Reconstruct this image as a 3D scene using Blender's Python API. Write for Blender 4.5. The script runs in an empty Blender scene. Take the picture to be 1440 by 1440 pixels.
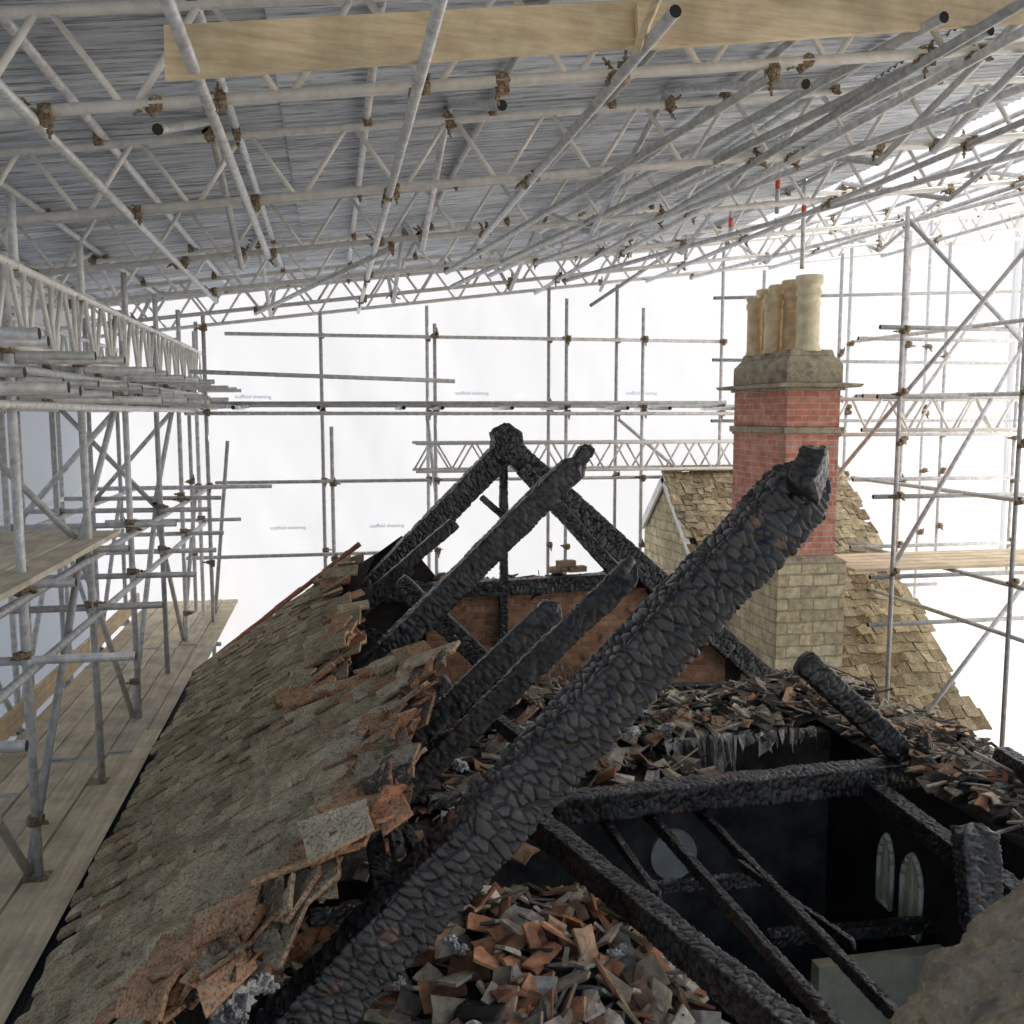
import bpy, math, random
from mathutils import Vector, Matrix, noise
random.seed(11)
R=random.random
def U(a,b): return random.uniform(a,b)
V=Vector
# ---------------------------------------------------------------- survey maths (bearing -> world plane)
YAW=math.radians(11); PIT=math.radians(6); F=1300.0
cA,sA,cP,sP=math.cos(YAW),math.sin(YAW),math.cos(PIT),math.sin(PIT)
def ray(u,v):
    a=(u-720)/F; b=(720-v)/F
    yc=cP+b*sP; zc=-sP+b*cP
    a/=yc
    return V((a*cA+sA,-a*sA+cA,zc/yc))
def atX(u,v,X): d=ray(u,v); return d*(X/d.x)
def atY(u,v,Y): d=ray(u,v); return d*(Y/d.y)
def atZ(u,v,Z): d=ray(u,v); return d*(Z/d.z)
RX,RZ=2.04,-0.17      # ridge line
def rafterplane(u,v,off=0):
    d=ray(u,v); t=(RX-RZ+off)/(d.x-d.z); return d*t
EX,EZ,SL=-1.47,-2.84,0.763
def tileplane(u,v):
    d=ray(u,v); t=(EZ-SL*EX)/(d.z-SL*d.x); return d*t
TR=.0285   # scaffold tube radius

# ---------------------------------------------------------------- mesh builder
class MB:
    def __init__(s): s.v=[];s.f=[];s.m=[];s.uv=[];s.c=[];s.sm=[]
    def add(s,vs,fs,mat=0,col=(1,1,1),uvs=None,smooth=False):
        o=len(s.v); s.v+=[tuple(p) for p in vs]
        if col and isinstance(col[0],(tuple,list)): s.c+=list(col)
        else: s.c+=[col]*len(vs)
        for i,f in enumerate(fs):
            s.f.append(tuple(o+k for k in f)); s.m.append(mat[i] if isinstance(mat,list) else mat)
            s.uv.append(uvs[i] if uvs else None); s.sm.append(smooth)
    def tube(s,p1,p2,r=TR,n=8,mat=0,col=None,cap=None):
        p1=V(p1);p2=V(p2); ax=(p2-p1)
        if ax.length<1e-4: return
        ax.normalize(); q=V((0,0,1)) if abs(ax.z)<.9 else V((1,0,0))
        a=ax.cross(q).normalized(); b=ax.cross(a)
        if col is None:
            g=U(.7,1.15); col=(g*U(.97,1.03),g,g*U(.96,1.03))
        vs=[];
        for p in (p1,p2):
            for i in range(n):
                t=2*math.pi*i/n; vs.append(p+a*(r*math.cos(t))+b*(r*math.sin(t)))
        fs=[(i,(i+1)%n,n+(i+1)%n,n+i) for i in range(n)]
        s.add(vs,fs,mat,col,None,True)
        o=len(s.v)-2*n
        for f in (tuple(range(o+n-1,o-1,-1)),tuple(range(o+n,o+2*n))):
            s.f.append(f); s.m.append(mat if cap is None else cap); s.uv.append(None); s.sm.append(False)
    def box(s,c,ax,ay,az,mat=0,col=(1,1,1),uv=True):
        c=V(c);ax=V(ax);ay=V(ay);az=V(az)   # half axes
        vs=[c+ax*i+ay*j+az*k for i in(-1,1) for j in(-1,1) for k in(-1,1)]
        fs=[(0,1,3,2),(4,6,7,5),(0,4,5,1),(2,3,7,6),(0,2,6,4),(1,5,7,3)]
        lx,ly,lz=ax.length*2,ay.length*2,az.length*2
        def cc(i): return ((i>>2&1)*lx,(i>>1&1)*ly,(i&1)*lz)
        uvs=[]
        for n,f in enumerate(fs):
            l=[]
            for i in f:
                x,y,z=cc(i)
                l.append(((y,z),(x,z),(x,y))[n//2])
            uvs.append(l)
        s.add(vs,fs,mat,col,uvs)
    def bb(s,x0,x1,y0,y1,z0,z1,mat=0,col=(1,1,1)):
        s.box(((x0+x1)/2,(y0+y1)/2,(z0+z1)/2),((x1-x0)/2,0,0),(0,(y1-y0)/2,0),(0,0,(z1-z0)/2),mat,col)
    def quad(s,ps,mat=0,col=(1,1,1),uvs=None): s.add(ps,[tuple(range(len(ps)))],mat,col,[uvs] if uvs else None)
    def lathe(s,c,prof,n=20,mat=0,col=(1,1,1)):
        vs=[];c=V(c)
        for r,z in prof:
            for i in range(n):
                t=2*math.pi*i/n; vs.append(c+V((r*math.cos(t),r*math.sin(t),z)))
        fs=[(j*n+i,j*n+(i+1)%n,(j+1)*n+(i+1)%n,(j+1)*n+i) for j in range(len(prof)-1) for i in range(n)]
        s.add(vs,fs,mat,col,None,True)
    def obj(s,name,mats,parent=None):
        me=bpy.data.meshes.new(name); me.from_pydata(s.v,[],s.f)
        for m in mats: me.materials.append(m)
        me.polygons.foreach_set('material_index',s.m)
        me.polygons.foreach_set('use_smooth',s.sm)
        ca=me.color_attributes.new('col','FLOAT_COLOR','POINT')
        fl=[]
        for c in s.c: fl+= [c[0],c[1],c[2],1.0]
        ca.data.foreach_set('color',fl)
        if any(u is not None for u in s.uv):
            ul=me.uv_layers.new(name='UVMap'); buf=[]
            for f,u in zip(s.f,s.uv):
                for i in range(len(f)): buf+= list(u[i]) if u else [0,0]
            ul.data.foreach_set('uv',buf)
        me.update()
        o=bpy.data.objects.new(name,me); bpy.context.scene.collection.objects.link(o)
        if parent: o.parent=parent
        return o
def empty(name):
    o=bpy.data.objects.new(name,None); bpy.context.scene.collection.objects.link(o); return o

# ---------------------------------------------------------------- materials
class NT:
    def __init__(s,name):
        s.m=bpy.data.materials.new(name); s.m.use_nodes=True; s.t=s.m.node_tree; s.n=s.t.nodes; s.l=s.t.links
        s.b=s.n['Principled BSDF']; s.o=s.n['Material Output']
    def N(s,t,**k):
        n=s.n.new(t)
        for a,b in k.items(): setattr(n,a,b)
        return n
    def L(s,a,b): s.l.new(a,b)
    def coord(s,kind='Object',scale=(1,1,1),rot=(0,0,0)):
        c=s.N('ShaderNodeTexCoord'); m=s.N('ShaderNodeMapping'); m.inputs['Scale'].default_value=scale; m.inputs['Rotation'].default_value=rot
        s.L(c.outputs[kind],m.inputs[0]); return m.outputs[0]
    def noise(s,co,sc,det=3,rough=.6):
        n=s.N('ShaderNodeTexNoise'); n.inputs['Scale'].default_value=sc; n.inputs['Detail'].default_value=min(det,4); n.inputs['Roughness'].default_value=rough
        s.L(co,n.inputs['Vector']); return n.outputs['Fac']
    def ramp(s,fac,stops):
        r=s.N('ShaderNodeValToRGB'); e=r.color_ramp.elements
        while len(e)<len(stops): e.new(.5)
        for i,(p,c) in enumerate(stops):
            e[i].position=p; e[i].color=(c,c,c,1) if isinstance(c,(int,float)) else (*c,1)
        s.L(fac,r.inputs[0]); return r.outputs[0]
    def mix(s,mode,fac,a,b):
        m=s.N('ShaderNodeMix',data_type='RGBA',blend_type=mode)
        for idx,x in ((0,fac),(6,a),(7,b)):
            if isinstance(x,(int,float)): m.inputs[idx].default_value=x if idx==0 else (x,x,x,1)
            elif isinstance(x,tuple): m.inputs[idx].default_value=(*x,1)
            else: s.L(x,m.inputs[idx])
        return m.outputs[2]
    def bump(s,h,st,dist=.01,prev=None):
        b=s.N('ShaderNodeBump'); b.inputs['Strength'].default_value=st; b.inputs['Distance'].default_value=dist
        s.L(h,b.inputs['Height'])
        if prev: s.L(prev,b.inputs['Normal'])
        return b.outputs[0]
    def fin(s,col,rough=.8,metal=0,nrm=None,spec=.5):
        if isinstance(col,tuple): s.b.inputs['Base Color'].default_value=(*col,1)
        else: s.L(col,s.b.inputs['Base Color'])
        if isinstance(rough,(int,float)): s.b.inputs['Roughness'].default_value=rough
        else: s.L(rough,s.b.inputs['Roughness'])
        s.b.inputs['Metallic'].default_value=metal; s.b.inputs['Specular IOR Level'].default_value=spec
        if nrm: s.L(nrm,s.b.inputs['Normal'])
        return s.m
    def vcol(s):
        a=s.N('ShaderNodeVertexColor',layer_name='col'); return a.outputs[0]

def m_vc(name,sc=14,lo=.55,hi=1.35,rough=.85,bump=.4,bd=.006,metal=0,spec=.4,cs=(1,1,1)):
    t=NT(name); co=t.coord('Object',cs); n=t.noise(co,sc,4,.65)
    c=t.mix('MULTIPLY',1.0,t.vcol(),t.ramp(n,[(.3,lo),(.7,hi)]))
    return t.fin(c,rough,metal,t.bump(t.noise(co,sc*3,3),bump,bd) if bump else None,spec)
def m_tile(name='weathered_tile',moss=.55,spots=(.56,.52,.40)):
    t=NT(name); co=t.coord()
    n=t.noise(co,9,4,.7); c=t.mix('MULTIPLY',1.0,t.vcol(),t.ramp(n,[(.3,.62),(.7,1.3)]))
    n2=t.noise(co,34,4,.7)
    c=t.mix('MIX',t.ramp(n2,[(.52,0.0),(.64,.55)]),c,spots)
    n3=t.noise(co,2.6,4,.65)
    c=t.mix('MIX',t.ramp(n3,[(.46,0.0),(.68,moss)]),c,(.22,.185,.10))
    n5=t.noise(co,75,2,.6); c=t.mix('MULTIPLY',1.0,c,t.ramp(n5,[(.36,.5),(.52,1.1)]))
    return t.fin(c,.92,0,t.bump(n5,.7,.007),.2)
def m_char():
    t=NT('charred_timber'); co=t.coord()
    n=t.noise(co,30,4,.7); n2=t.noise(co,5,3,.6)
    c=t.mix('MULTIPLY',1.0,t.vcol(),t.ramp(n,[(.3,.5),(.72,1.7)]))
    c=t.mix('MULTIPLY',1.0,c,t.ramp(n2,[(.35,.7),(.65,1.5)]))
    nb=t.bump(n,.55,.006)
    return t.fin(c,t.ramp(n,[(.3,.24),(.7,.48)]),0,nb,.7)
def m_galv():
    t=NT('galvanised_tube'); co=t.coord()
    n=t.noise(co,14,3,.7); c=t.mix('MULTIPLY',1.0,t.vcol(),t.ramp(n,[(.32,(.52,.52,.52)),(.65,(.84,.84,.84))]))
    n2=t.noise(co,5,4,.75); c=t.mix('MIX',t.ramp(n2,[(.62,0.0),(.72,.6)]),c,(.34,.22,.13))
    return t.fin(c,.42,.1,None,.6)
def m_alu():
    t=NT('aluminium_lattice'); co=t.coord()
    n=t.noise(co,12,3,.7); c=t.mix('MULTIPLY',1.0,t.vcol(),t.ramp(n,[(.3,(.76,.73,.68)),(.65,(.95,.93,.89))]))
    return t.fin(c,.40,.05,None,.6)
def m_coupler():
    t=NT('rusty_coupler'); co=t.coord(); n=t.noise(co,60,2,.7)
    return t.fin(t.ramp(n,[(.35,(.14,.09,.055)),(.55,(.32,.24,.15)),(.7,(.55,.48,.38))]),.6,.3)
def m_tin():
    t=NT('corrugated_tin'); c1=t.coord('Object',(.35,9,1)); c2=t.coord('Object',(1.0,34,1)); c3=t.coord()
    n=t.noise(c1,1.6,4,.7); n2=t.noise(c2,1.8,4,.8); n3=t.noise(c3,1.3,4,.7)
    c=t.mix('MULTIPLY',1.0,t.vcol(),t.ramp(n,[(.3,(.54,.59,.66)),(.5,(.72,.77,.84)),(.7,(.91,.94,.98))]))
    c=t.mix('MULTIPLY',1.0,c,t.ramp(n2,[(.38,.38),(.5,.97),(.62,1.15)]))
    c=t.mix('MIX',t.ramp(n3,[(.58,0.0),(.72,.35)]),c,(.46,.40,.34))
    return t.fin(c,.42,.12)
def m_wood(name,a,b,stretch='Y'):
    t=NT(name); s={'Y':(14,.8,14),'X':(.8,14,14)}[stretch]
    co=t.coord('Object',s); n=t.noise(co,2.2,4,.65); n2=t.noise(t.coord(),3,4)
    c=t.mix('MULTIPLY',1.0,t.vcol(),t.ramp(n,[(.3,a),(.7,b)])); c=t.mix('MULTIPLY',1.0,c,t.ramp(n2,[(.3,.7),(.6,1.05)]))
    return t.fin(c,.75,0,None,.3)
def m_sheet(name,tw=.78,col=(.96,.97,.99)):
    t=NT(name)
    D=t.N('ShaderNodeBsdfDiffuse'); T=t.N('ShaderNodeBsdfTranslucent')
    D.inputs[0].default_value=(*col,1); T.inputs[0].default_value=(*col,1)
    m1=t.N('ShaderNodeMixShader'); m1.inputs[0].default_value=tw; t.L(D.outputs[0],m1.inputs[1]); t.L(T.outputs[0],m1.inputs[2])
    t.L(m1.outputs[0],t.o.inputs[0]); return t.m
def m_masonry(name,w,h,c1,c2,mortar,ms=.012,bump=.6,lichen=None,off=.5):
    t=NT(name); c=t.N('ShaderNodeTexCoord')
    nz=t.N('ShaderNodeTexNoise'); nz.inputs['Scale'].default_value=5; t.L(c.outputs['UV'],nz.inputs['Vector'])
    ad=t.N('ShaderNodeVectorMath',operation='MULTIPLY_ADD'); t.L(nz.outputs['Color'],ad.inputs[0]); ad.inputs[1].default_value=(h*.3,h*.25,0); t.L(c.outputs['UV'],ad.inputs[2])
    b=t.N('ShaderNodeTexBrick'); b.offset=off
    b.inputs['Scale'].default_value=1; b.inputs['Brick Width'].default_value=w; b.inputs['Row Height'].default_value=h
    b.inputs['Mortar Size'].default_value=ms; b.inputs['Mortar Smooth'].default_value=.3; b.inputs['Bias'].default_value=0
    b.inputs['Color1'].default_value=(*c1,1); b.inputs['Color2'].default_value=(*c2,1); b.inputs['Mortar'].default_value=(*mortar,1)
    t.L(ad.outputs[0],b.inputs['Vector'])
    co=t.coord(); n=t.noise(co,8,4,.7)
    cc=t.mix('MULTIPLY',1.0,b.outputs['Color'],t.ramp(n,[(.3,.62),(.7,1.3)]))
    cc=t.mix('MULTIPLY',1.0,cc,t.vcol())
    if lichen:
        n4=t.noise(co,6,4,.75); cc=t.mix('MIX',t.ramp(n4,[(.55,0.0),(.66,.7)]),cc,lichen)
    inv=t.N('ShaderNodeMath',operation='SUBTRACT'); inv.inputs[0].default_value=1; t.L(b.outputs['Fac'],inv.inputs[1])
    nb=t.bump(inv.outputs[0],bump,.02); nb=t.bump(t.noise(co,40,3,.7),.6,.01,nb)
    return t.fin(cc,.9,0,nb,.2)
def m_stone(name='lichen_stone',k=1.0,warm=1.0,bd=.012):
    t=NT(name); co=t.coord('Object',(k,k,k)); n=t.noise(co,10,4,.7); n2=t.noise(co,22,4,.7); n3=t.noise(co,5,4,.7)
    c=t.mix('MULTIPLY',1.0,t.vcol(),t.ramp(n,[(.3,(.25*warm,.21,.155)),(.5,(.44*warm,.38,.29)),(.7,(.62*warm,.56,.44))]))
    c=t.mix('MIX',t.ramp(n2,[(.56,0.0),(.62,.8)]),c,(.52,.42,.20)); c=t.mix('MIX',t.ramp(n3,[(.54,0.0),(.62,.75)]),c,(.16,.14,.11))
    return t.fin(c,.95,0,t.bump(t.noise(co,45,4,.75),.8,bd),.2)

MT=m_tile(); MC=m_char(); MG=m_galv(); MA=m_alu(); MK=m_coupler(); MTIN=m_tin()
MSL=m_tile('stone_slate',.25,(.66,.57,.38))
MH=NT('tube_end_shade').fin((.03,.03,.03),.8)  # flat end caps coloured near black, painting the shade inside open tubes
MB_=m_wood('scaffold_board_wood',(.66,.56,.42),(.93,.85,.70)); MBX=m_wood('scaffold_board_wood_x',(.72,.56,.36),(.95,.84,.63),stretch='X')
MSH=m_sheet('white_sheeting',.75,(.885,.92,.985)); MSR=m_sheet('white_roof_sheeting',.80)
MBR=m_masonry('red_brick',.225,.075,(.56,.21,.145),(.68,.33,.245),(.58,.46,.39),.008,.5)
MST=m_masonry('cotswold_stone',.34,.15,(.68,.59,.40),(.50,.43,.28),(.42,.36,.25),.014,.8,(.34,.27,.14))
MSB=m_masonry('sooty_brick',.225,.075,(.56,.29,.17),(.34,.17,.10),(.34,.26,.19),.009,.7,(.07,.045,.035))
MLS=m_stone(); MLN=m_stone('near_coping_stone',2.6,1.05,.006); MV=m_vc('rubble_mix',12,.5,1.5); MPOT=m_vc('buff_clay_pot',7,.7,1.12,.7,.15)
MP=m_vc('painted_surface',5,.75,1.1,.5,0); MASH=m_vc('ash_fluff',20,.6,1.2,.95,.9,.02)
MSOOT=m_vc('sooty_plaster',2.2,.25,1.5,.9,.4,.01)

# ---------------------------------------------------------------- world + sun
tosun=V((.77,.32,.54)).normalized()
w=bpy.data.worlds.new('World'); bpy.context.scene.world=w; w.use_nodes=True
nt=w.node_tree; sky=nt.nodes.new('ShaderNodeTexSky'); sky.sky_type='NISHITA'; sky.sun_disc=False
sky.sun_elevation=math.asin(tosun.z); sky.sun_rotation=math.atan2(tosun.x,tosun.y)
sky.air_density=1.0; sky.dust_density=4.0
nt.links.new(sky.outputs[0],nt.nodes['Background'].inputs[0]); nt.nodes['Background'].inputs[1].default_value=.15
sl=bpy.data.lights.new('sun','SUN'); sl.energy=5; sl.angle=math.radians(.5); sl.color=(1,.96,.90)
so=bpy.data.objects.new('sun',sl); so.rotation_euler=tosun.to_track_quat('Z','Y').to_euler(); bpy.context.scene.collection.objects.link(so)
sc=bpy.context.scene
sc.view_settings.view_transform='Standard'; sc.view_settings.look='None'; sc.view_settings.exposure=0
cam=bpy.data.cameras.new('camera'); co=bpy.data.objects.new('camera',cam); sc.collection.objects.link(co)
cam.sensor_width=36; cam.lens=36*F/1440; cam.clip_end=2000; cam.clip_start=.05
co.rotation_euler=(math.radians(90)-PIT,0,-YAW); sc.camera=co

# ---------------------------------------------------------------- ground
g=MB(); g.quad([(-400,-400,-8),(400,-400,-8),(400,400,-8),(-400,400,-8)],0,(.48,.45,.39)); g.obj('ground',[MP])

# ---------------------------------------------------------------- temporary roof
HT=1.6; TS=.127
def zt(x): return HT+TS*x
troof=empty('temporary_roof')
m=MB(); per=.09; y0,y1=2.3,15.3; X=-5.0; k=0
N=int((y1-y0)/per*6)
tints={}
while X<6.3:
    Xe=min(X+2.35,6.35)
    vs=[];cs=[];fs=[]
    dz=.014*(k%2)
    for i in range(N+1):
        y=y0+(y1-y0)*i/N; zz=.013*math.sin(2*math.pi*(y-y0)/per)
        sid=(k,int((y-y0)/.81+ (k*.37)))
        if sid not in tints: tints[sid]=U(.78,1.12)
        for x in (X,Xe+.12):
            vs.append((x,y,zt(x)+.56+zz+dz)); g_=tints[sid]; cs.append((g_,g_,g_*1.0))
    for i in range(N): fs.append((2*i,2*i+1,2*i+3,2*i+2))
    m.add(vs,fs,0,cs,None,True); X=Xe if Xe<6.3 else 99; k+=1
m.obj('corrugated_sheets',[MTIN],troof)
m=MB()
def sheet(m,fn,nu,nv,col=(1,1,1)):
    vs=[fn(i/nu,j/nv) for j in range(nv+1) for i in range(nu+1)]
    fs=[(j*(nu+1)+i,j*(nu+1)+i+1,(j+1)*(nu+1)+i+1,(j+1)*(nu+1)+i) for j in range(nv) for i in range(nu)]
    m.add(vs,fs,0,col,None,True)
sheet(m,lambda a,b:(6.3+6.3*a,.6+14.8*b,zt(6.3+6.3*a)+.60+.05*noise.noise(V((a*9,b*20,0)))),50,90)
m.obj('roof_sheeting',[MSR],troof)
def coupler(m,p,ax,mat=1):
    p=V(p);ax=V(ax).normalized(); q=V((0,0,1)) if abs(ax.z)<.8 else V((1,0,0))
    a=ax.cross(q).normalized(); b=ax.cross(a); s=U(.95,1.2)
    m.tube(p-ax*.026*s,p+ax*.026*s,.038*s,7,mat,(1,1,1))
    d=a*math.cos(U(0,6))+b*math.sin(U(0,6)); d.normalize()
    m.box(p+d*.045,ax*.022,d*.018,ax.cross(d)*.03,mat)
    m.tube(p+d*.02+ax.cross(d)*.035,p+d*.12+ax.cross(d)*.035,.008,5,mat,(1,1,1))
    m.tube(p+d*.075+ax.cross(d)*.035,p+d*.09+ax.cross(d)*.035,.016,6,mat,(1,1,1))
def lattice(m,p1,p2,dv,bay=.36,rc=.0285,rl=.019,mat=0,vert=False):
    p1=V(p1);p2=V(p2);dv=V(dv); L=(p2-p1).length; n=max(2,round(L/bay)); g_=U(.92,1.08); c=(g_,g_,g_)
    m.tube(p1,p2,rc,10,mat,c,2); m.tube(p1+dv,p2+dv,rc,10,mat,c,2)
    for i in range(n):
        a=p1.lerp(p2,(i+.08)/n); b=p1.lerp(p2,(i+.92)/n)
        if i%2: a=a+dv
        else: b=b+dv
        m.tube(a,b,rl,6,mat,c)
        if vert and i%2==0: m.tube(p1.lerp(p2,i/n),p1.lerp(p2,i/n)+dv,rl,6,mat,c)
TY=[2.75,4.9,7.05,9.2,11.35,13.5,15.0]
m=MB()
for i,y in enumerate(TY):
    lattice(m,(-4.6,y,zt(-4.6)),(12.3,y,zt(12.3)),(0,0,.45),.37)
m.obj('lattice_beams',[MA,MK,MH],troof)
m=MB()
px=-4.3
while px<12.3:
    m.tube((px,2.4,zt(px)+.51),(px+U(-.1,.1),15.2,zt(px)+.51),TR,8,0,None,2)
    for y in TY: coupler(m,(px,y,zt(px)+.475),(1,0,TS))
    px+=.92
for x,ya,yb in ((-2.9,3,15),(-1.35,3.3,12),(-.55,2.6,9.6),(.45,3,15),(1.5,4,9.5),(3.3,2.7,15),(3.62,2.7,11.5),(5.2,3,15),(7.4,5,15),(9.5,6,15)):
    z=-.05
    m.tube((x,ya,zt(x)+z),(x,yb,zt(x)+z),TR,10,0,None,2)
    for y in TY:
        if ya<y<yb: coupler(m,(x,y,zt(x)-.03),(0,1,0)); coupler(m,(x+.05,y,zt(x)),(1,0,TS))
for a,b in (((2.4,4.9),(1.4,11.35)),((4.6,4.9),(2.5,11.35)),((.6,9.2),(-1,13.5)),((6.2,7.05),(3.4,13.5)),((8,9.2),(6,15)),((6.5,4.9),(8.5,9.2)),((3.4,3.6),(4.9,7.05))):
    z=U(-.09,-.05); m.tube((*a,zt(a[0])+z),(*b,zt(b[0])+z),TR,10,0,None,2)
    coupler(m,(*a,zt(a[0])+z+.03),(1,0,TS)); coupler(m,(*b,zt(b[0])+z+.03),(1,0,TS))
for x in (-2.6,-.8,.9,2.6,4.4,6.6,8.5):
    for i in range(1,len(TY)-1):
        a,b=TY[i],TY[i+1]
        if (i+int(x*2))%2: a,b=b,a
        m.tube((x,a,zt(x)-.12),(x,b,zt(x)+.56),TR,8,0,None,2)
        coupler(m,(x,a,zt(x)),(0,1,0)); coupler(m,(x,b,zt(x)+.45),(0,1,0))
for a,b in (((3.5,4.6,zt(3.5)+.0),(1.7,13.2,zt(1.7)-.02)),((3.15,4.5,zt(3.1)+.05),(2.7,12,zt(2.7)+.42)),((5.2,4.6,zt(5.2)+.5),(2.2,13,zt(2.2)+.05))):
    m.tube(a,b,.030,10,0,None,2)
m.obj('roof_tubes',[MG,MK,MH],troof)
def board(m,p1,p2,wv,tv,mat=0,col=None):
    p1=V(p1);p2=V(p2);wv=V(wv);tv=V(tv); g_=U(1.0,1.12)
    m.box((p1+p2)/2,(p2-p1)/2,wv/2,tv/2,mat,col or (g_,g_*U(.96,1),g_*U(.9,1)))
m=MB()
a=atY(232,75,4.35);b=atY(928,32,4.62); board(m,a,b,(0,.02,.225),(0,.038,0))
a=atY(895,38,4.55);b=atY(1500,0,4.75); board(m,a,b,(0,.03,.225),(0,.038,0))
a=atY(898,62,4.30);b=atY(950,-60,4.6); board(m,a,b,(.03,.02,.09),(.03,-.03,0))
m.obj('roof_boards',[MBX],troof)

# ---------------------------------------------------------------- sheeting walls
wall=empty('scaffold_sheeting')
m=MB()
def fold(x,z): 
    return .022*noise.noise(V((x*.5,z*.3,3)))+.006*noise.noise(V((x*1.8+z*.8,z*1.0,9)))+.003*noise.noise(V((x*1.3-z*2.0,x*4.5,2)))
def bw(a,b):
    x=-3.8+16.5*a; z=-8+ (zt(x)+8.6)*b
    return (x,15.37+fold(x,z),z)
sheet(m,bw,300,170)
m.obj('back_sheet',[MSH],wall)
m=MB(); sheet(m,lambda a,b:(-3.75+fold(a*14,b*9+40),.5+14.9*a,-8+(zt(-3.7)+8.6)*b),180,110); m.obj('left_sheet',[MSR],wall)
m=MB(); sheet(m,lambda a,b:(12.5+fold(a*14,b*9+70),.6+14.8*a,-8+(zt(12.5)+8.6)*b),120,80); m.obj('right_sheet',[MSR],wall)
mm=NT('print_blue').fin((.50,.60,.88),.6)
for (u,v) in ((380,745),(520,742),(640,555),(880,555),(330,560)):
    cu=bpy.data.curves.new('printed_text','FONT'); cu.body='scaffold sheeting'; cu.size=.085
    o=bpy.data.objects.new('printed_text',cu); o.location=atY(u,v,15.32); o.rotation_euler=(math.radians(90),0,0)
    sc.collection.objects.link(o); o.parent=wall; cu.materials.append(mm)

# ---------------------------------------------------------------- left scaffold
m=MB()
YS=[3.0,4.6,6.2,7.8,9.4,11.0,12.6,14.2]
XI,XO=-1.93,-3.02
for y in YS:
    j=U(-.03,.03)
    top=.98 if y<13 else 1.2
    m.tube((XI+j,y,-3.0 if y<12 else -8),(XI,y,top),TR,10,0,None,2)
    m.tube((XO+j,y,-8),(XO,y,zt(XO)),TR,10,0,None,2)
    m.tube((XO-.5,y+.5,-8),(XO-.5,y+.5,zt(XO)),TR,8,0,None,2)
    m.box((XI,y,-2.985),(.075,0,0),(0,.075,0),(0,0,.006),1)
    for z,xe in ((.36,-1.35),(.22,-1.55),(.12,-1.25),(-1.07,-1.5),(-1.55,-1.35),(-3.07,-1.6)):
        for r_ in range(2 if z>0 else 1):
            yy=y+.05+r_*U(.3,.8); e=xe+U(-.15,.12)
            m.tube((-3.35+U(-.1,.1),yy,z),(e,yy+U(-.05,.05),z+U(-.02,.02)),TR,10,0,None,2)
            coupler(m,(XI,yy,z),(1,0,0)); coupler(m,(XO,yy,z),(1,0,0))
            if r_==0: coupler(m,(XI,y,z+.04),(0,0,1))
for x in (XI,XO):
    for z in (.28,.06,-1.13,-1.6,-3.1):
        m.tube((x+.05,2.2,z),(x+.05,14.9,z),TR,8,0,None,2)
for z in (.1,-1.1,-2.05): m.tube((XO-.45,2.2,z),(XO-.45,14.9,z),TR,8,0,None,2)
for i in range(len(YS)-1):
    a,b=YS[i],YS[i+1]
    if i%2: a,b=b,a
    m.tube((XI-.05,a,-2.95),(XI-.05,b,-1.1),TR,8,0,None,2)
    if i%2: m.tube((XI-.05,b,-1.0),(XI-.05,a,.2),TR,8,0,None,2)
    m.tube((XO,a,-3),(XO,b,-1.1),TR,8,0,None,2)
    m.tube((XI,YS[i]+.06,-1.1) if i%2 else (XO,YS[i]+.06,-1.1),(XO,YS[i]+.06,.15) if i%2 else (XI,YS[i]+.06,.15),TR,8,0,None,2)
    for z in (-2.6,-1.1,.15): coupler(m,(XI,a,z),(0,0,1))
for x in (XI,XO):
    lattice(m,(x,2.4,.43),(x,14.9,.43),(0,0,.5),.3,TR,.018,3,True)
for y in YS:
    m.tube((XI,y+.2,.9),(XI,y+.2,zt(XI)),TR,8,0,None,2)
m.obj('tube_scaffolding',[MG,MK,MH,MA])
m=MB()
x=-2.93
while x<-1.62:
    y=1.0-U(0,2)
    while y<14.5:
        L=3.9; g_=U(.78,1.05)
        zz=-3.0+U(-.008,.012)
        m.box((x+.11,y+L/2,zz),(.107,U(-.01,.01),0),(U(-.008,.008),L/2-.01,0),(0,0,.019),0,(g_,g_*.97,g_*U(.86,.97)))
        for e in (y+.03,y+L-.03): m.box((x+.11,e,zz),(.1125,0,0),(0,.02,0),(0,0,.0205),1,(.5,.5,.5))
        y+=L
    x+=.232
m.box((-3.0,7,-2.86),(.019,0,0),(0,8,0),(0,0,.11),0,(.95,.85,.7))
m.box((-1.66,5.0,-2.955),(.11,0,0),(0,3.9,0),(0,0,.019),0,(1.1,1.05,.95))
for i in range(5):
    xx=-2.85+i*.235
    m.box((xx,6.3+U(-.15,.1),-1.0+U(-.004,.01)),(.11,0,0),(0,2.2,0),(0,0,.019),0,(U(.98,1.12),)*3)
m.obj('scaffold_board_walkway',[MB_,MP])

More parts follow.
